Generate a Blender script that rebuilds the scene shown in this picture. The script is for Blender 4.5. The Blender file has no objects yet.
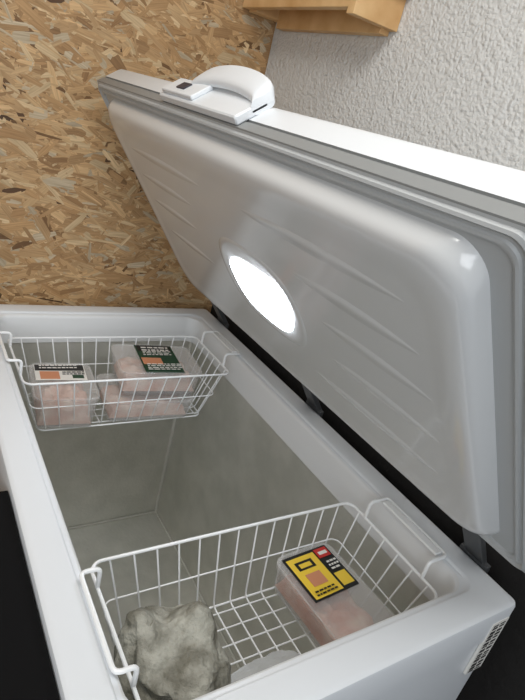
import bpy, bmesh, math, random
import numpy as np
from mathutils import Vector, Matrix, noise
random.seed(3); rng=np.random.default_rng(5)
ZR=0.90
sc=bpy.context.scene
sc.view_settings.view_transform='Standard'
col=sc.collection

# ------------------------------------------------ materials
def srgb(r,g,b):
    f=lambda c:((c/255)/12.92 if c/255<=0.04045 else (((c/255)+0.055)/1.055)**2.4)
    return (f(r),f(g),f(b),1)
def mat(name,c,rough=0.5,metal=0.0,alpha=1.0,bump=None,var=None,trans=0,emit=None,spec=0.5,coat=0):
    m=bpy.data.materials.new(name); m.use_nodes=True
    nt=m.node_tree; b=nt.nodes['Principled BSDF']
    b.inputs['Base Color'].default_value=c
    b.inputs['Roughness'].default_value=rough
    b.inputs['Metallic'].default_value=metal
    b.inputs['Alpha'].default_value=alpha
    b.inputs['Transmission Weight'].default_value=trans
    b.inputs['Specular IOR Level'].default_value=spec
    b.inputs['Coat Weight'].default_value=coat
    tc=nt.nodes.new('ShaderNodeTexCoord')
    if bump:
        sc_,st,dist=bump
        n=nt.nodes.new('ShaderNodeTexNoise'); n.inputs['Scale'].default_value=sc_; n.inputs['Detail'].default_value=4
        nt.links.new(tc.outputs['Object'],n.inputs['Vector'])
        bp=nt.nodes.new('ShaderNodeBump'); bp.inputs['Strength'].default_value=st; bp.inputs['Distance'].default_value=dist
        nt.links.new(n.outputs['Fac'],bp.inputs['Height']); nt.links.new(bp.outputs['Normal'],b.inputs['Normal'])
    if var:
        sc_,c2,lo,hi=var
        n=nt.nodes.new('ShaderNodeTexNoise'); n.inputs['Scale'].default_value=sc_; n.inputs['Detail'].default_value=5
        nt.links.new(tc.outputs['Object'],n.inputs['Vector'])
        r=nt.nodes.new('ShaderNodeValToRGB'); r.color_ramp.elements[0].color=c; r.color_ramp.elements[1].color=c2
        r.color_ramp.elements[0].position=lo; r.color_ramp.elements[1].position=hi
        nt.links.new(n.outputs['Fac'],r.inputs['Fac']); nt.links.new(r.outputs['Color'],b.inputs['Base Color'])
    if emit:
        b.inputs['Emission Color'].default_value=emit[0]; b.inputs['Emission Strength'].default_value=emit[1]
    return m
M={}
M['white']=mat('freezer_enamel',srgb(226,230,234),0.34,bump=(18,0.05,0.002),spec=0.5)
M['collar']=mat('white_liner_plastic',srgb(226,228,229),0.38)
M['alu']=mat('stucco_aluminium',srgb(212,212,204),0.30,metal=0.55,bump=(110,0.30,0.003),var=(12,srgb(228,227,220),0.35,0.68))
M['bead']=mat('sealing_bead',srgb(226,225,217),0.45)
M['lidw']=mat('lid_liner_plastic',srgb(218,220,221),0.18,bump=(6,0.06,0.004),coat=0.4)
M['grey']=mat('grey_trim',srgb(140,142,142),0.45)
M['gask']=mat('gasket_rubber',srgb(186,189,190),0.5)
M['dark']=mat('dark_metal',srgb(52,50,60),0.5)
M['hinge']=mat('hinge_steel',srgb(90,92,94),0.4,metal=0.6)
M['wire']=mat('white_coated_wire',srgb(244,246,247),0.3)
M['pine']=mat('pine_wood',srgb(226,188,136),0.55,var=(12,srgb(200,154,100),0.4,0.75))
M['ply']=mat('clear_plastic',srgb(232,230,228),0.14,alpha=0.24)
M['plylid']=mat('clear_plastic_cover',srgb(234,234,233),0.12,alpha=0.20)
M['meat']=mat('frozen_meat',srgb(212,166,146),0.5,bump=(40,0.5,0.01),var=(24,srgb(232,210,196),0.4,0.65))
M['meat2']=mat('frozen_meat_pink',srgb(212,146,120),0.5,bump=(40,0.5,0.01),var=(22,srgb(234,206,188),0.4,0.68))
M['bag']=mat('frosted_bag',srgb(122,120,108),0.5,bump=(60,0.9,0.012),var=(26,srgb(182,181,170),0.38,0.66),spec=0.35)
M['bagw']=mat('white_film',srgb(214,216,216),0.25,bump=(50,0.6,0.01),alpha=0.5)
M['black']=mat('print_black',srgb(22,22,22),0.4)
M['yellow']=mat('print_yellow',srgb(244,208,66),0.4)
M['red']=mat('print_red',srgb(200,52,46),0.4)
M['green']=mat('print_green',srgb(28,66,46),0.4)
M['paper']=mat('print_white',srgb(232,230,224),0.5)
M['orange']=mat('print_orange',srgb(206,140,104),0.5)
M['lamp']=mat('lamp_lens',srgb(240,244,250),0.3,emit=(srgb(240,246,255),13.0))
M['floor']=mat('dark_concrete',srgb(30,29,28),0.8,bump=(30,0.3,0.01),var=(5,srgb(44,42,40),0.3,0.7))
M['gap_shade']=mat('gap_shade_dark',srgb(26,24,23),0.8,bump=(40,0.3,0.01))  # near-black colour holds the shade of the gap behind the freezer
M['cab']=mat('black_matt_board',srgb(14,14,15),0.9,spec=0.15)
M['ceil']=mat('ceiling_paint',srgb(215,213,208),0.8)

def plaster():
    m=bpy.data.materials.new('rough_plaster'); m.use_nodes=True; nt=m.node_tree; b=nt.nodes['Principled BSDF']
    b.inputs['Base Color'].default_value=srgb(218,218,216); b.inputs['Roughness'].default_value=0.85
    tc=nt.nodes.new('ShaderNodeTexCoord')
    n1=nt.nodes.new('ShaderNodeTexNoise'); n1.inputs['Scale'].default_value=75; n1.inputs['Detail'].default_value=5; n1.inputs['Roughness'].default_value=0.6
    n2=nt.nodes.new('ShaderNodeTexVoronoi'); n2.inputs['Scale'].default_value=120
    nt.links.new(tc.outputs['Object'],n1.inputs['Vector']); nt.links.new(tc.outputs['Object'],n2.inputs['Vector'])
    mx=nt.nodes.new('ShaderNodeMath'); mx.operation='MULTIPLY_ADD'; mx.inputs[1].default_value=-0.35
    nt.links.new(n2.outputs['Distance'],mx.inputs[0]); nt.links.new(n1.outputs['Fac'],mx.inputs[2])
    bp=nt.nodes.new('ShaderNodeBump'); bp.inputs['Strength'].default_value=0.85; bp.inputs['Distance'].default_value=0.009
    nt.links.new(mx.outputs[0],bp.inputs['Height']); nt.links.new(bp.outputs['Normal'],b.inputs['Normal'])
    return m
M['plaster']=plaster()
def osb():
    m=bpy.data.materials.new('osb_board'); m.use_nodes=True; nt=m.node_tree; b=nt.nodes['Principled BSDF']
    b.inputs['Roughness'].default_value=0.62
    at=nt.nodes.new('ShaderNodeAttribute'); at.attribute_name='Col'
    uv=nt.nodes.new('ShaderNodeUVMap'); uv.uv_map='UVMap'
    mp=nt.nodes.new('ShaderNodeMapping'); mp.inputs['Scale'].default_value=(14,260,1)
    n=nt.nodes.new('ShaderNodeTexNoise'); n.inputs['Scale'].default_value=1; n.inputs['Detail'].default_value=4
    nt.links.new(uv.outputs['UV'],mp.inputs['Vector']); nt.links.new(mp.outputs['Vector'],n.inputs['Vector'])
    r=nt.nodes.new('ShaderNodeValToRGB'); r.color_ramp.elements[0].position=0.25; r.color_ramp.elements[1].position=0.7
    r.color_ramp.elements[0].color=(0.68,0.64,0.58,1); r.color_ramp.elements[1].color=(1.1,1.1,1.1,1)
    nt.links.new(n.outputs['Fac'],r.inputs['Fac'])
    mx=nt.nodes.new('ShaderNodeMixRGB'); mx.blend_type='MULTIPLY'; mx.inputs[0].default_value=1
    nt.links.new(at.outputs['Color'],mx.inputs[1]); nt.links.new(r.outputs['Color'],mx.inputs[2]); nt.links.new(mx.outputs[0],b.inputs['Base Color'])
    return m
M['osb']=osb()

# ------------------------------------------------ helpers
def empty(name,mtx=None):
    e=bpy.data.objects.new(name,None); col.objects.link(e)
    e.empty_display_size=0.05
    if mtx is not None: e.matrix_world=mtx
    return e
def mkobj(name,bm_or_me,mats,parent=None,smooth=True):
    if isinstance(bm_or_me,bmesh.types.BMesh):
        me=bpy.data.meshes.new(name); bm_or_me.to_mesh(me); bm_or_me.free()
    else: me=bm_or_me
    for m in (mats if isinstance(mats,(list,tuple)) else [mats]): me.materials.append(m)
    if smooth:
        for p in me.polygons: p.use_smooth=True
        me.set_sharp_from_angle(angle=math.radians(38))
    o=bpy.data.objects.new(name,me); col.objects.link(o)
    if parent: o.parent=parent
    return o
def rrect(x0,x1,y0,y1,z,r,n=6):
    r=max(min(r,(x1-x0)/2-1e-4,(y1-y0)/2-1e-4),1e-4); pts=[]
    for cx,cy,a0 in ((x1-r,y1-r,0),(x0+r,y1-r,90),(x0+r,y0+r,180),(x1-r,y0+r,270)):
        for i in range(n+1):
            a=math.radians(a0+90*i/n); pts.append((cx+r*math.cos(a),cy+r*math.sin(a),z))
    return pts
def loft(name,rings,mats,midx=None,cap0=True,cap1=True,parent=None,n=6):
    bm=bmesh.new(); vs=[[bm.verts.new(p) for p in rrect(*r,n=n)] for r in rings]
    for k in range(len(vs)-1):
        a,b=vs[k],vs[k+1]; N=len(a)
        for i in range(N):
            f=bm.faces.new((a[i],a[(i+1)%N],b[(i+1)%N],b[i])); f.material_index=midx[k] if midx else 0
    if cap0:
        f=bm.faces.new(vs[0]); f.material_index=midx[0] if midx else 0
    if cap1:
        f=bm.faces.new(vs[-1]); f.material_index=midx[-1] if midx else 0
    bmesh.ops.recalc_face_normals(bm,faces=bm.faces)
    return mkobj(name,bm,mats,parent)
def box(name,x0,x1,y0,y1,z0,z1,m,parent=None,bev=0.0,mtx=None):
    bm=bmesh.new(); bmesh.ops.create_cube(bm,size=1)
    for v in bm.verts: v.co=Vector(((x0+x1)/2+v.co.x*(x1-x0),(y0+y1)/2+v.co.y*(y1-y0),(z0+z1)/2+v.co.z*(z1-z0)))
    if bev: bmesh.ops.bevel(bm,geom=bm.edges[:],offset=bev,segments=3,affect='EDGES',profile=0.7)
    if mtx is not None: bm.transform(mtx)
    return mkobj(name,bm,m,parent)
def wires(name,lines,m,parent=None):
    cu=bpy.data.curves.new(name,'CURVE'); cu.dimensions='3D'; cu.bevel_depth=1.0; cu.bevel_resolution=2
    for pts,r,cyc in lines:
        s=cu.splines.new('POLY'); s.points.add(len(pts)-1)
        for p,q in zip(s.points,pts): p.co=(q[0],q[1],q[2],1); p.radius=r
        s.use_cyclic_u=cyc
    cu.use_fill_caps=True
    t=bpy.data.objects.new('tmp',cu); col.objects.link(t); bpy.context.view_layer.update()
    me=bpy.data.meshes.new_from_object(t.evaluated_get(bpy.context.evaluated_depsgraph_get()))
    bpy.data.objects.remove(t); me.materials.clear()
    me.name=name
    return mkobj(name,me,m,parent)
def fillet(pts,r=0.012,n=4):
    out=[Vector(pts[0])]
    for i in range(1,len(pts)-1):
        p=Vector(pts[i]);a=Vector(pts[i-1])-p;b=Vector(pts[i+1])-p
        q=min(r,a.length*.45,b.length*.45); s=p+a.normalized()*q;e=p+b.normalized()*q
        for k in range(n+1):
            t=k/n; out.append(s*(1-t)**2+p*2*t*(1-t)+e*t*t)
    out.append(Vector(pts[-1])); return out

# ------------------------------------------------ room
FZ=-ZR
box('floor',-1.9,0.84,-1.6,1.36,FZ-0.06,FZ,M['floor'])
box('wall_right',0.78,0.84,-1.6,1.36,FZ,1.60,M['plaster'])
box('ceiling',-1.9,0.84,-1.6,1.36,1.60,1.66,M['ceil'])
box('wall_left',-1.96,-1.9,-1.6,1.36,FZ,1.60,M['ceil'])
box('gap_shade_panel_1',0.771,0.7799,-1.5,1.299,FZ+0.001,0.0,M['gap_shade'])  # added dark sheet over the lower plaster, standing in for shade behind the freezer
def osbwall():
    verts=[];faces=[];cols=[];uvs=[]
    Y=1.30
    def poly(pts,c,uvp):
        i=len(verts); verts.extend(pts); faces.append(tuple(range(i,i+len(pts)))); cols.extend([c]*len(pts)); uvs.extend(uvp)
    base=srgb(170,134,94)
    x0,x1,z0,z1=-1.9,0.7799,FZ,1.5999
    P=[(x0,Y,z0),(x1,Y,z0),(x1,Y,z1),(x0,Y,z1)]
    poly(P,base,[(p[0],p[2]) for p in P])
    Q=[(p[0],Y+0.02,p[2]) for p in P]
    i=len(verts); verts.extend(Q); cols.extend([base]*4); uvs.extend([(0,0)]*4); faces.append((i+3,i+2,i+1,i))
    for k in range(4): 
        faces.append((k,i+k,i+(k+1)%4,(k+1)%4)); 
    pal=[(206,172,128,6),(196,160,116,7),(186,149,105,7),(174,137,95,4),(152,117,79,1.6),(120,88,56,0.6),(90,64,42,0.35),(194,177,150,2.5),(214,187,147,3)]
    w=np.array([p[3] for p in pal]);w=w/w.sum()
    N=22000
    for k in range(N):
        dense = k<17000
        cx=rng.uniform(-0.75,0.74) if dense else rng.uniform(x0+.06,0.74)
        cz=rng.uniform(-0.15,1.15) if dense else rng.uniform(z0+.06,z1-.06)
        L=rng.uniform(0.015,0.11)*0.5; W=min(rng.gamma(1.8,0.0030)+0.0012,0.014)
        a=rng.normal(-0.10,0.36) if rng.random()<0.87 else rng.uniform(-1.57,1.57)
        d=Y-0.0004-rng.uniform(0,0.0016)
        ca,sa=math.cos(a),math.sin(a)
        s=rng.uniform(-0.4,0.4)*W
        loc=[(-L,-W*rng.uniform(.3,1)),(-L*rng.uniform(.3,.8),-W),(L*rng.uniform(.3,.8),-W*rng.uniform(.7,1)),(L,-W*rng.uniform(0,.8)+s),
             (L*rng.uniform(.85,1),W*rng.uniform(.3,1)),(L*rng.uniform(0,.6),W),(-L*rng.uniform(.5,.9),W*rng.uniform(.6,1)),(-L*rng.uniform(.95,1.1),s)]
        p=pal[rng.choice(len(pal),p=w)]; j=rng.uniform(.92,1.06)
        c=srgb(*[min(255,q*j) for q in p[:3]])
        tl=rng.uniform(-.0004,.0004)
        pts=[]
        for u,v in loc:
            X=cx+u*ca-v*sa; Z=cz+u*sa+v*ca
            pts.append((min(max(X,x0),x1),d+tl*u/L,min(max(Z,z0),z1)))
        ox,oy=rng.uniform(0,50),rng.uniform(0,50)
        poly(pts,c,[(u+ox,v+oy) for u,v in loc])
    me=bpy.data.meshes.new('wall_back'); me.from_pydata(verts,[],faces)
    ca_=me.color_attributes.new('Col','FLOAT_COLOR','POINT')
    ca_.data.foreach_set('color',np.array(cols,dtype=np.float32).ravel())
    ul=me.uv_layers.new(name='UVMap')
    vi=np.zeros(len(me.loops),dtype=np.int32); me.loops.foreach_get('vertex_index',vi)
    ul.data.foreach_set('uv',np.array(uvs,dtype=np.float32)[vi].ravel())
    mkobj('wall_back',me,M['osb'],smooth=False)
osbwall()

# wooden wall shelf on the plaster wall
sh=empty('wooden_wall_shelf')
box('front_rail',0.660,0.682,0.813,1.292,0.855,0.905,M['pine'],sh,0.002)
box('end_batten_1',0.650,0.7795,0.788,0.812,0.840,0.905,M['pine'],sh,0.002)
box('end_batten_2',0.6825,0.7795,1.250,1.292,0.850,0.905,M['pine'],sh,0.002)
box('wall_cleat',0.752,0.7795,0.8125,1.2495,0.830,0.905,M['pine'],sh,0.002)
box('shelf_board',0.648,0.7795,0.77,1.295,0.9055,0.930,M['pine'],sh,0.002)

# black cabinet standing in front of the freezer
bc=empty('black_cabinet')
box('carcass',-0.50,-0.022,-0.25,0.47,FZ+.04,-0.037,M['cab'],bc,0.004)
box('top_board',-0.51,-0.0015,-0.26,0.48,-0.036,-0.012,M['cab'],bc,0.003)
box('plinth',-0.48,-0.04,-0.23,0.45,FZ+.0005,FZ+.0395,M['cab'],bc)
for k in range(2):
    box('door_panel_%d'%(k+1),-0.516,-0.5005,-0.245+.357*k,-0.245+.357*k+.352,FZ+.06,-.05,M['cab'],bc,0.003)
    box('door_knob_%d'%(k+1),-0.535,-0.5165,.085+.04*k,.097+.04*k,-.30,-.20,M['hinge'],bc,0.003)

# ------------------------------------------------ freezer
W,L=0.70,1.21
fz=empty('chest_freezer')
def R(i,z,r): return (i,W-i,i,L-i,z,r)
rings=[R(0.03,-0.895,.03),R(0.004,-0.88,.03),R(0.004,-0.075,.012),R(0.0,-0.07,.012),R(0,-.008,.012),R(.0015,-.003,.012),R(.0045,-.001,.012),R(.010,0,.012),
       R(.048,0,.030),R(.051,-.001,.032),R(.053,-.004,.034),R(.059,-.005,.038),R(.063,-.008,.04),R(.065,-.014,.04),
       R(.066,-.085,.03),R(.063,-.087,.012),R(.063,-.60,.012),R(.063,-.788,.010)]
mi=[0]*11+[1]*3+[2]*4
loft('cabinet',rings,[M['white'],M['collar'],M['alu']],mi,parent=fz,n=8)
i_=.066
bl=[([(x,y,-.088),(x,y,-.786)],.0042,False) for x in (i_,W-i_) for y in (i_,L-i_)]
bl.append(([(i_,i_,-.785),(W-i_,i_,-.785),(W-i_,L-i_,-.785),(i_,L-i_,-.785)],.0042,True))
wires('sealing_beads',bl,M['bead'],fz)
box('sticker',0.645,0.688,-0.0012,0.0034,-0.150,-0.028,M['paper'],fz)
z=-0.034
while z>-0.145:
    h=random.choice([.0025,.004,.006]); box('barcode',0.650,0.663,-0.0018,-0.0010,z-h,z,M['black'],fz)
    box('barcode',0.668,0.681,-0.0018,-0.0010,z-h*.8,z,M['black'],fz)
    z-=h+random.choice([.003,.005])
# lid
th=math.radians(54); c,s=math.cos(th),math.sin(th)
LM=Matrix(((-c,0,-s,W),(0,1,0,0),(s,0,-c,0),(0,0,0,1)))
lid=empty('lid',LM); lid.parent=fz
Y0,Y1=-0.018,1.224
UB=0.118
def lr(i,z,r): return (UB+i,0.727-i,Y0+i,Y1-i,z,r)
loft('lid_shell',[lr(.012,-.073,.012),lr(.004,-.071,.014),lr(.001,-.066,.014),lr(0,-.058,.014),lr(0,-.024,.014),lr(.003,-.023,.014),lr(.003,-.019,.014),lr(.0,-.018,.014),lr(0,-.001,.014),lr(.002,0,.014),lr(.020,0,.02),lr(.03,.001,.02)],
     [M['white'],M['grey'],M['gask']],[0,0,0,0,1,1,1,1,1,2,2],parent=lid,n=6)
def gr(i,z): return (UB+i,0.727-i,Y0+i,Y1-i,z,.02)
loft('gasket',[gr(.006,0),gr(.007,.004),gr(.010,.006),gr(.013,.004),gr(.014,.002),gr(.018,.002),gr(.019,.005),gr(.022,.006),gr(.026,.004),gr(.027,0)],M['gask'],cap0=False,cap1=False,parent=lid)
PZ=.0305
def liner():
    bm=bmesh.new()
    def q(i,z,r): return (0.150+i,0.695-i,.036+i,1.160-i,z,r)
    prof=[(0,0,.042),(.001,.006,.044),(.003,.014,.048),(.006,.021,.052),(.010,.0262,.055),(.015,.0295,.058),(.022,.0312,.06),(.032,.0322,.06),(.044,.0320,.055),(.056,.0310,.05),(.068,.0305,.045)]
    vs=[[bm.verts.new(p) for p in rrect(*q(*t),n=10)] for t in prof]
    for k in range(len(vs)-1):
        a,b=vs[k],vs[k+1];N=len(a)
        for i in range(N): bm.faces.new((a[i],a[(i+1)%N],b[(i+1)%N],b[i]))
    bm.faces.new(vs[-1])
    bmesh.ops.recalc_face_normals(bm,faces=bm.faces)
    mkobj('lid_liner',bm,M['lidw'],lid)
    k=0
    for uu,ya,yb,w in ((0.600,.12,.52,.016),(0.600,.66,1.06,.015),(0.525,.11,.40,.017),(0.53,.76,1.07,.015),(0.45,.10,.35,.017),(0.46,.80,1.07,.015),
                     (0.365,.10,.35,.017),(0.375,.78,1.05,.015),(0.275,.11,.44,.016)):
        bm=bmesh.new(); NS=30; prev=None; K=10
        for i in range(NS+1):
            t=i/NS; yy=ya+(yb-ya)*t; f=max(math.sin(math.pi*t),0.0)**0.6; ww=w*f+.0004; hh=.0026*f
            ring=[]
            for j in range(K+1):
                a=-1+2*j/K
                h=.5+.5*math.cos(math.pi*min(1,abs(a-.45)/(0.55 if a>.45 else 1.45)))
                ring.append(bm.verts.new((uu+ww*a,yy,PZ-.0004+hh*h)))
            if prev:
                for j in range(K): bm.faces.new((prev[j],prev[j+1],ring[j+1],ring[j]))
            prev=ring
        bmesh.ops.recalc_face_normals(bm,faces=bm.faces)
        k+=1; mkobj('rib_%d'%k,bm,M['lidw'],lid)
liner()
def dshape(cu,cy,hu,hy,z,n=56,flat=0.55,e=.62):
    pts=[]
    for i in range(n):
        a=2*math.pi*i/n; y=math.copysign(abs(math.cos(a))**e,math.cos(a))*hy; u=math.copysign(abs(math.sin(a))**.9,math.sin(a))
        u=u*hu*(flat if u>0 else 1.0)
        pts.append((cu+u,cy+y,z))
    return pts
def lamp():
    cu,cy=.408,.562
    def shell(name,prof,flat,m,du=0):
        bm=bmesh.new()
        vs=[[bm.verts.new(p) for p in dshape(cu+du,cy,a,b,z,flat=flat)] for a,b,z in prof]
        for k in range(len(vs)-1):
            N=len(vs[0])
            for i in range(N): bm.faces.new((vs[k][i],vs[k][(i+1)%N],vs[k+1][(i+1)%N],vs[k+1][i]))
        bm.faces.new(vs[-1])
        bmesh.ops.recalc_face_normals(bm,faces=bm.faces); mkobj(name,bm,m,lid)
    shell('lamp_bezel',[(.100,.150,.0298),(.097,.146,.0318),(.092,.139,.0326),(.086,.131,.0322),(.080,.124,.0310)],1.0,M['lidw'])
    shell('lamp_lens',[(.084,.108,.0312),(.082,.106,.034),(.066,.09,.036),(.034,.05,.038)],.55,M['lamp'],du=.008)
lamp()
# handle on free edge (local u > .727)
hy0,hy1=0.49,0.80
box('handle_base',0.7272,0.742,hy0,hy1-.01,-.064,-.002,M['white'],lid,0.006)
box('handle_plate',0.742,0.750,hy1-.15,hy1-.02,-.052,-.008,M['white'],lid,0.0035)
box('lock',0.749,0.7525,hy1-.098,hy1-.066,-.038,-.020,M['dark'],lid,0.001)
def grip():
    bm=bmesh.new(); N=32; prev=None
    for i in range(N+1):
        t=i/N; y=hy0+(hy1-hy0-.08)*t
        arch=math.sin(math.pi*t)**0.35 if 0<t<1 else 0
        u=.738+.020*arch; z=-.052-0.018*arch
        hw=.020; ht=.0075+0.004*(1-arch)
        ring=[]
        for j in range(16):
            a=2*math.pi*j/16
            ca,sa=math.cos(a),math.sin(a)
            ring.append(bm.verts.new((u+ht*math.copysign(abs(sa)**.6,sa)-.30*hw*ca*arch,y,z+hw*math.copysign(abs(ca)**.6,ca))))
        if prev:
            for j in range(16): bm.faces.new((prev[j],prev[(j+1)%16],ring[(j+1)%16],ring[j]))
        else: bm.faces.new(ring)
        prev=ring
    bm.faces.new(prev); bmesh.ops.recalc_face_normals(bm,faces=bm.faces)
    mkobj('handle_grip',bm,M['white'],lid)
grip()
for k,yy in enumerate((0.10,0.60,1.10)):
    box('hinge_plate_%d'%(k+1),0.7005,0.712,yy-.03,yy+.03,-.12,.006,M['hinge'],fz,0.002)
    box('hinge_arm_%d'%(k+1),-0.004,0.16,yy-.02,yy+.02,-.014,-.002,M['hinge'],lid,0.002)

# ------------------------------------------------ baskets
def basket(name,y0,y1,zt=-.032,zb=-.178,x0=.084,x1=.600):
    e=empty(name); tx=.045; ty=.03
    bx0,bx1,by0,by1=x0+tx,x1-tx,y0+ty,y1-ty
    lines=[]
    lines.append((rrect(x0,x1,y0,y1,zt,.02),.0027,True))
    for f,r in ((.50,.0014),(1.0,.0020)):
        lines.append((rrect(x0+tx*f,x1-tx*f,y0+ty*f,y1-ty*f,zt+(zb-zt)*f,.018),r,True))
    n=13
    for i in range(n):
        t=(i+.5)/n; xt=x0+.012+(x1-x0-.024)*t; xb=bx0+(bx1-bx0)*t
        lines.append((fillet([(xt,y0,zt),(xb,by0,zb+.002),(xb,by1,zb+.002),(xt,y1,zt)]),.0016,False))
    n=6
    for i in range(n):
        t=(i+.5)/n; yt=y0+.01+(y1-y0-.02)*t; yb=by0+(by1-by0)*t
        lines.append((fillet([(x0,yt,zt),(bx0,yb,zb),(bx1,yb,zb),(x1,yt,zt)]),.0016,False))
    wires('mesh',lines,M['wire'],e)
    ya,yb=y0+.045,y1-.045
    hk=[]
    for xs,xe in ((x1,.646),(x0,.056)):
        hk.append((fillet([(xs,ya,zt),(xs,ya,.005),(xe,ya,.005),(xe,yb,.005),(xs,yb,.005),(xs,yb,zt)],.010),.0034,False))
    wires('hooks',hk,M['wire'],e)
    box('grip_strip',.624,.640,ya+.008,yb-.008,.0035,.0085,M['wire'],e,.002)
    return e
basket('wire_basket',.072,.315)
basket('wire_basket',.835,1.065)

# ------------------------------------------------ food containers
def tub(name,cx,cy,sx,sy,zb,h,yaw,meat,label=None,tilt=0):
    m=Matrix.Translation((cx,cy,zb))@Matrix.Rotation(math.radians(yaw),4,'Z')@Matrix.Rotation(math.radians(tilt),4,'X')
    e=empty(name,m)
    a,b=sx/2,sy/2
    def q(i,z,r): return (-a+i,a-i,-b+i,b-i,z,r)
    loft('tray',[q(.012,0,.016),q(.009,.004,.018),q(.003,h-.012,.022),q(.0,h-.010,.024),q(0,h-.004,.024),q(.004,h-.003,.022),q(.006,h-.012,.02),q(.011,.006,.016)],M['ply'],parent=e)
    loft('film_lid',[q(.001,h-.0035,.023),q(.000,h-.001,.023),q(.002,h+.0015,.022),q(.007,h+.0015,.02),q(.009,h-.0005,.018)],M['plylid'],parent=e)
    bm=bmesh.new(); nx,ny=22,26; grid=[]
    off=Vector((cx*31,cy*17,3))
    for i in range(nx+1):
        row=[]
        for j in range(ny+1):
            u=i/nx*2-1; v=j/ny*2-1
            x=u*(a-.014); y=v*(b-.014)
            edge=(1-u**6)*(1-v**6)
            z=.010+(h-.026)*max(edge,0)**.3*(.80+.34*noise.noise(Vector((x*34,y*34,0))+off)+.12*noise.noise(Vector((x*110,y*110,0))+off))
            row.append(bm.verts.new((x,y,min(z,h-.006))))
        grid.append(row)
    for i in range(nx):
        for j in range(ny): bm.faces.new((grid[i][j],grid[i+1][j],grid[i+1][j+1],grid[i][j+1]))
    mkobj('contents',bm,meat,e)
    if label:
        for k,(x0,x1,y0,y1,mm) in enumerate(label):
            z0=h+.0002+.00020*k
            box('label_%d'%(k+1),x0*a,x1*a,y0*b,y1*b,z0,z0+.0004,M[mm],e)
    return e
def textlines(x0,x1,y0,y1,n,m):
    out=[];dy=(y1-y0)/n
    for i in range(n):
        yy=y0+dy*i; xx=x0
        while xx<x1-.04:
            wv=random.uniform(.05,.14); out.append((xx,min(xx+wv,x1),yy,yy+dy*.5,m)); xx+=wv+.03
    return out
lab_y=[(-.80,.80,-.06,.90,'black'),(-.72,.26,-.02,.84,'yellow'),(.34,.74,.02,.30,'yellow'),(-.55,.05,.56,.74,'black'),(-.45,-.05,.60,.69,'yellow'),(-.50,.0,.20,.46,'orange'),(.30,.74,.66,.86,'red'),(.38,.68,.72,.79,'paper')]+textlines(-.62,.1,.02,.14,2,'black')+textlines(.36,.70,.36,.58,3,'paper')
tub('meat_tray',.492,.192,.134,.210,-.172,.068,4,M['meat2'],lab_y)
lab1=[(-.85,.75,.0,.88,'paper'),(-.83,.73,.52,.86,'black'),(-.70,-.1,.06,.48,'orange'),(.30,.66,.10,.28,'green')]+textlines(0,.7,.30,.48,2,'black')+textlines(-.7,.5,.60,.80,2,'paper')
tub('meat_tray',.195,.935,.150,.180,-.172,.088,-6,M['meat'],lab1)
tub('meat_tray',.405,.925,.235,.155,-.172,.060,-4,M['meat'])
lab2=[(-.42,.52,-.96,.96,'green'),(-.38,.48,.50,.93,'black'),(-.38,.10,-.40,.04,'orange'),(-.38,.48,-.92,-.48,'green')]+textlines(-.28,.4,.54,.84,2,'paper')+textlines(-.3,.4,.18,.42,3,'paper')+textlines(-.36,.46,-.88,-.56,4,'paper')
tub('meat_tray',.435,.950,.220,.165,-.1105,.070,-7,M['meat'],lab2)

def blob(name,loc,dims,m,seed,amp=.22,extra=None):
    bm=bmesh.new(); bmesh.ops.create_icosphere(bm,subdivisions=5,radius=1)
    for v in bm.verts:
        p=v.co.copy()
        f=1+amp*noise.noise(p*1.6+Vector((seed,0,0)))+amp*.55*noise.noise(p*4.0+Vector((0,seed,0)))+amp*.22*noise.noise(p*11)
        q=p*f
        q=Vector([math.copysign(abs(t)**.92,t) for t in q])
        if extra: q=extra(q)
        v.co=Vector((q.x*dims[0],q.y*dims[1],max(q.z,-.9)*dims[2]))+Vector(loc)
    return mkobj(name,bm,m)
def ears(q):
    for ex,ey in ((-.58,.58),(.60,.30)):
        d=math.hypot(q.x-ex,q.y-ey)
        if q.z>0: q=q+Vector((0,0,.55*math.exp(-(d/.36)**2)))
    return q
blob('frozen_food_bag',(.170,.170,-.112),(.075,.084,.056),M['bag'],2.3,amp=.24,extra=ears)
blob('frozen_food_packet',(.330,.135,-.168),(.075,.030,.0045),M['bagw'],7.1,amp=.3)

# ------------------------------------------------ lights
w=bpy.data.worlds.new('World'); sc.world=w; w.use_nodes=True
w.node_tree.nodes['Background'].inputs[0].default_value=(0.91,0.95,1.0,1); w.node_tree.nodes['Background'].inputs[1].default_value=0.66
def area(name,loc,target,size,power,colr,sy=None):
    l=bpy.data.lights.new(name,'AREA'); l.energy=power; l.color=colr; l.size=size
    if sy: l.shape='RECTANGLE'; l.size_y=sy
    o=bpy.data.objects.new(name,l); col.objects.link(o); o.location=loc
    o.rotation_euler=(Vector(target)-Vector(loc)).to_track_quat('-Z','Y').to_euler(); return o
area('ceiling_light',(-0.10,0.10,1.55),(0.10,0.45,0),0.9,13.5,(1,.98,.94),0.5)
area('window_light',(-1.2,-1.3,0.9),(0.3,0.7,0.1),1.0,15,(.92,.96,1))

# ------------------------------------------------ camera
cam=bpy.data.cameras.new('camera'); co=bpy.data.objects.new('camera',cam); col.objects.link(co)
r=Vector((.8316,-.5017,.2372)); fw=Vector((.5551,.7351,-.3903)); r.normalize(); fw=(fw-r*fw.dot(r)).normalized(); up=r.cross(fw)
co.matrix_world=Matrix(((r.x,up.x,-fw.x,-.143),(r.y,up.y,-fw.y,-.26),(r.z,up.z,-fw.z,.62),(0,0,0,1)))
cam.sensor_fit='VERTICAL'; cam.sensor_height=36; cam.lens=548/700*36; cam.clip_start=0.02
sc.camera=co
for o in list(sc.objects):
    if o.parent is None: o.location.z+=ZR
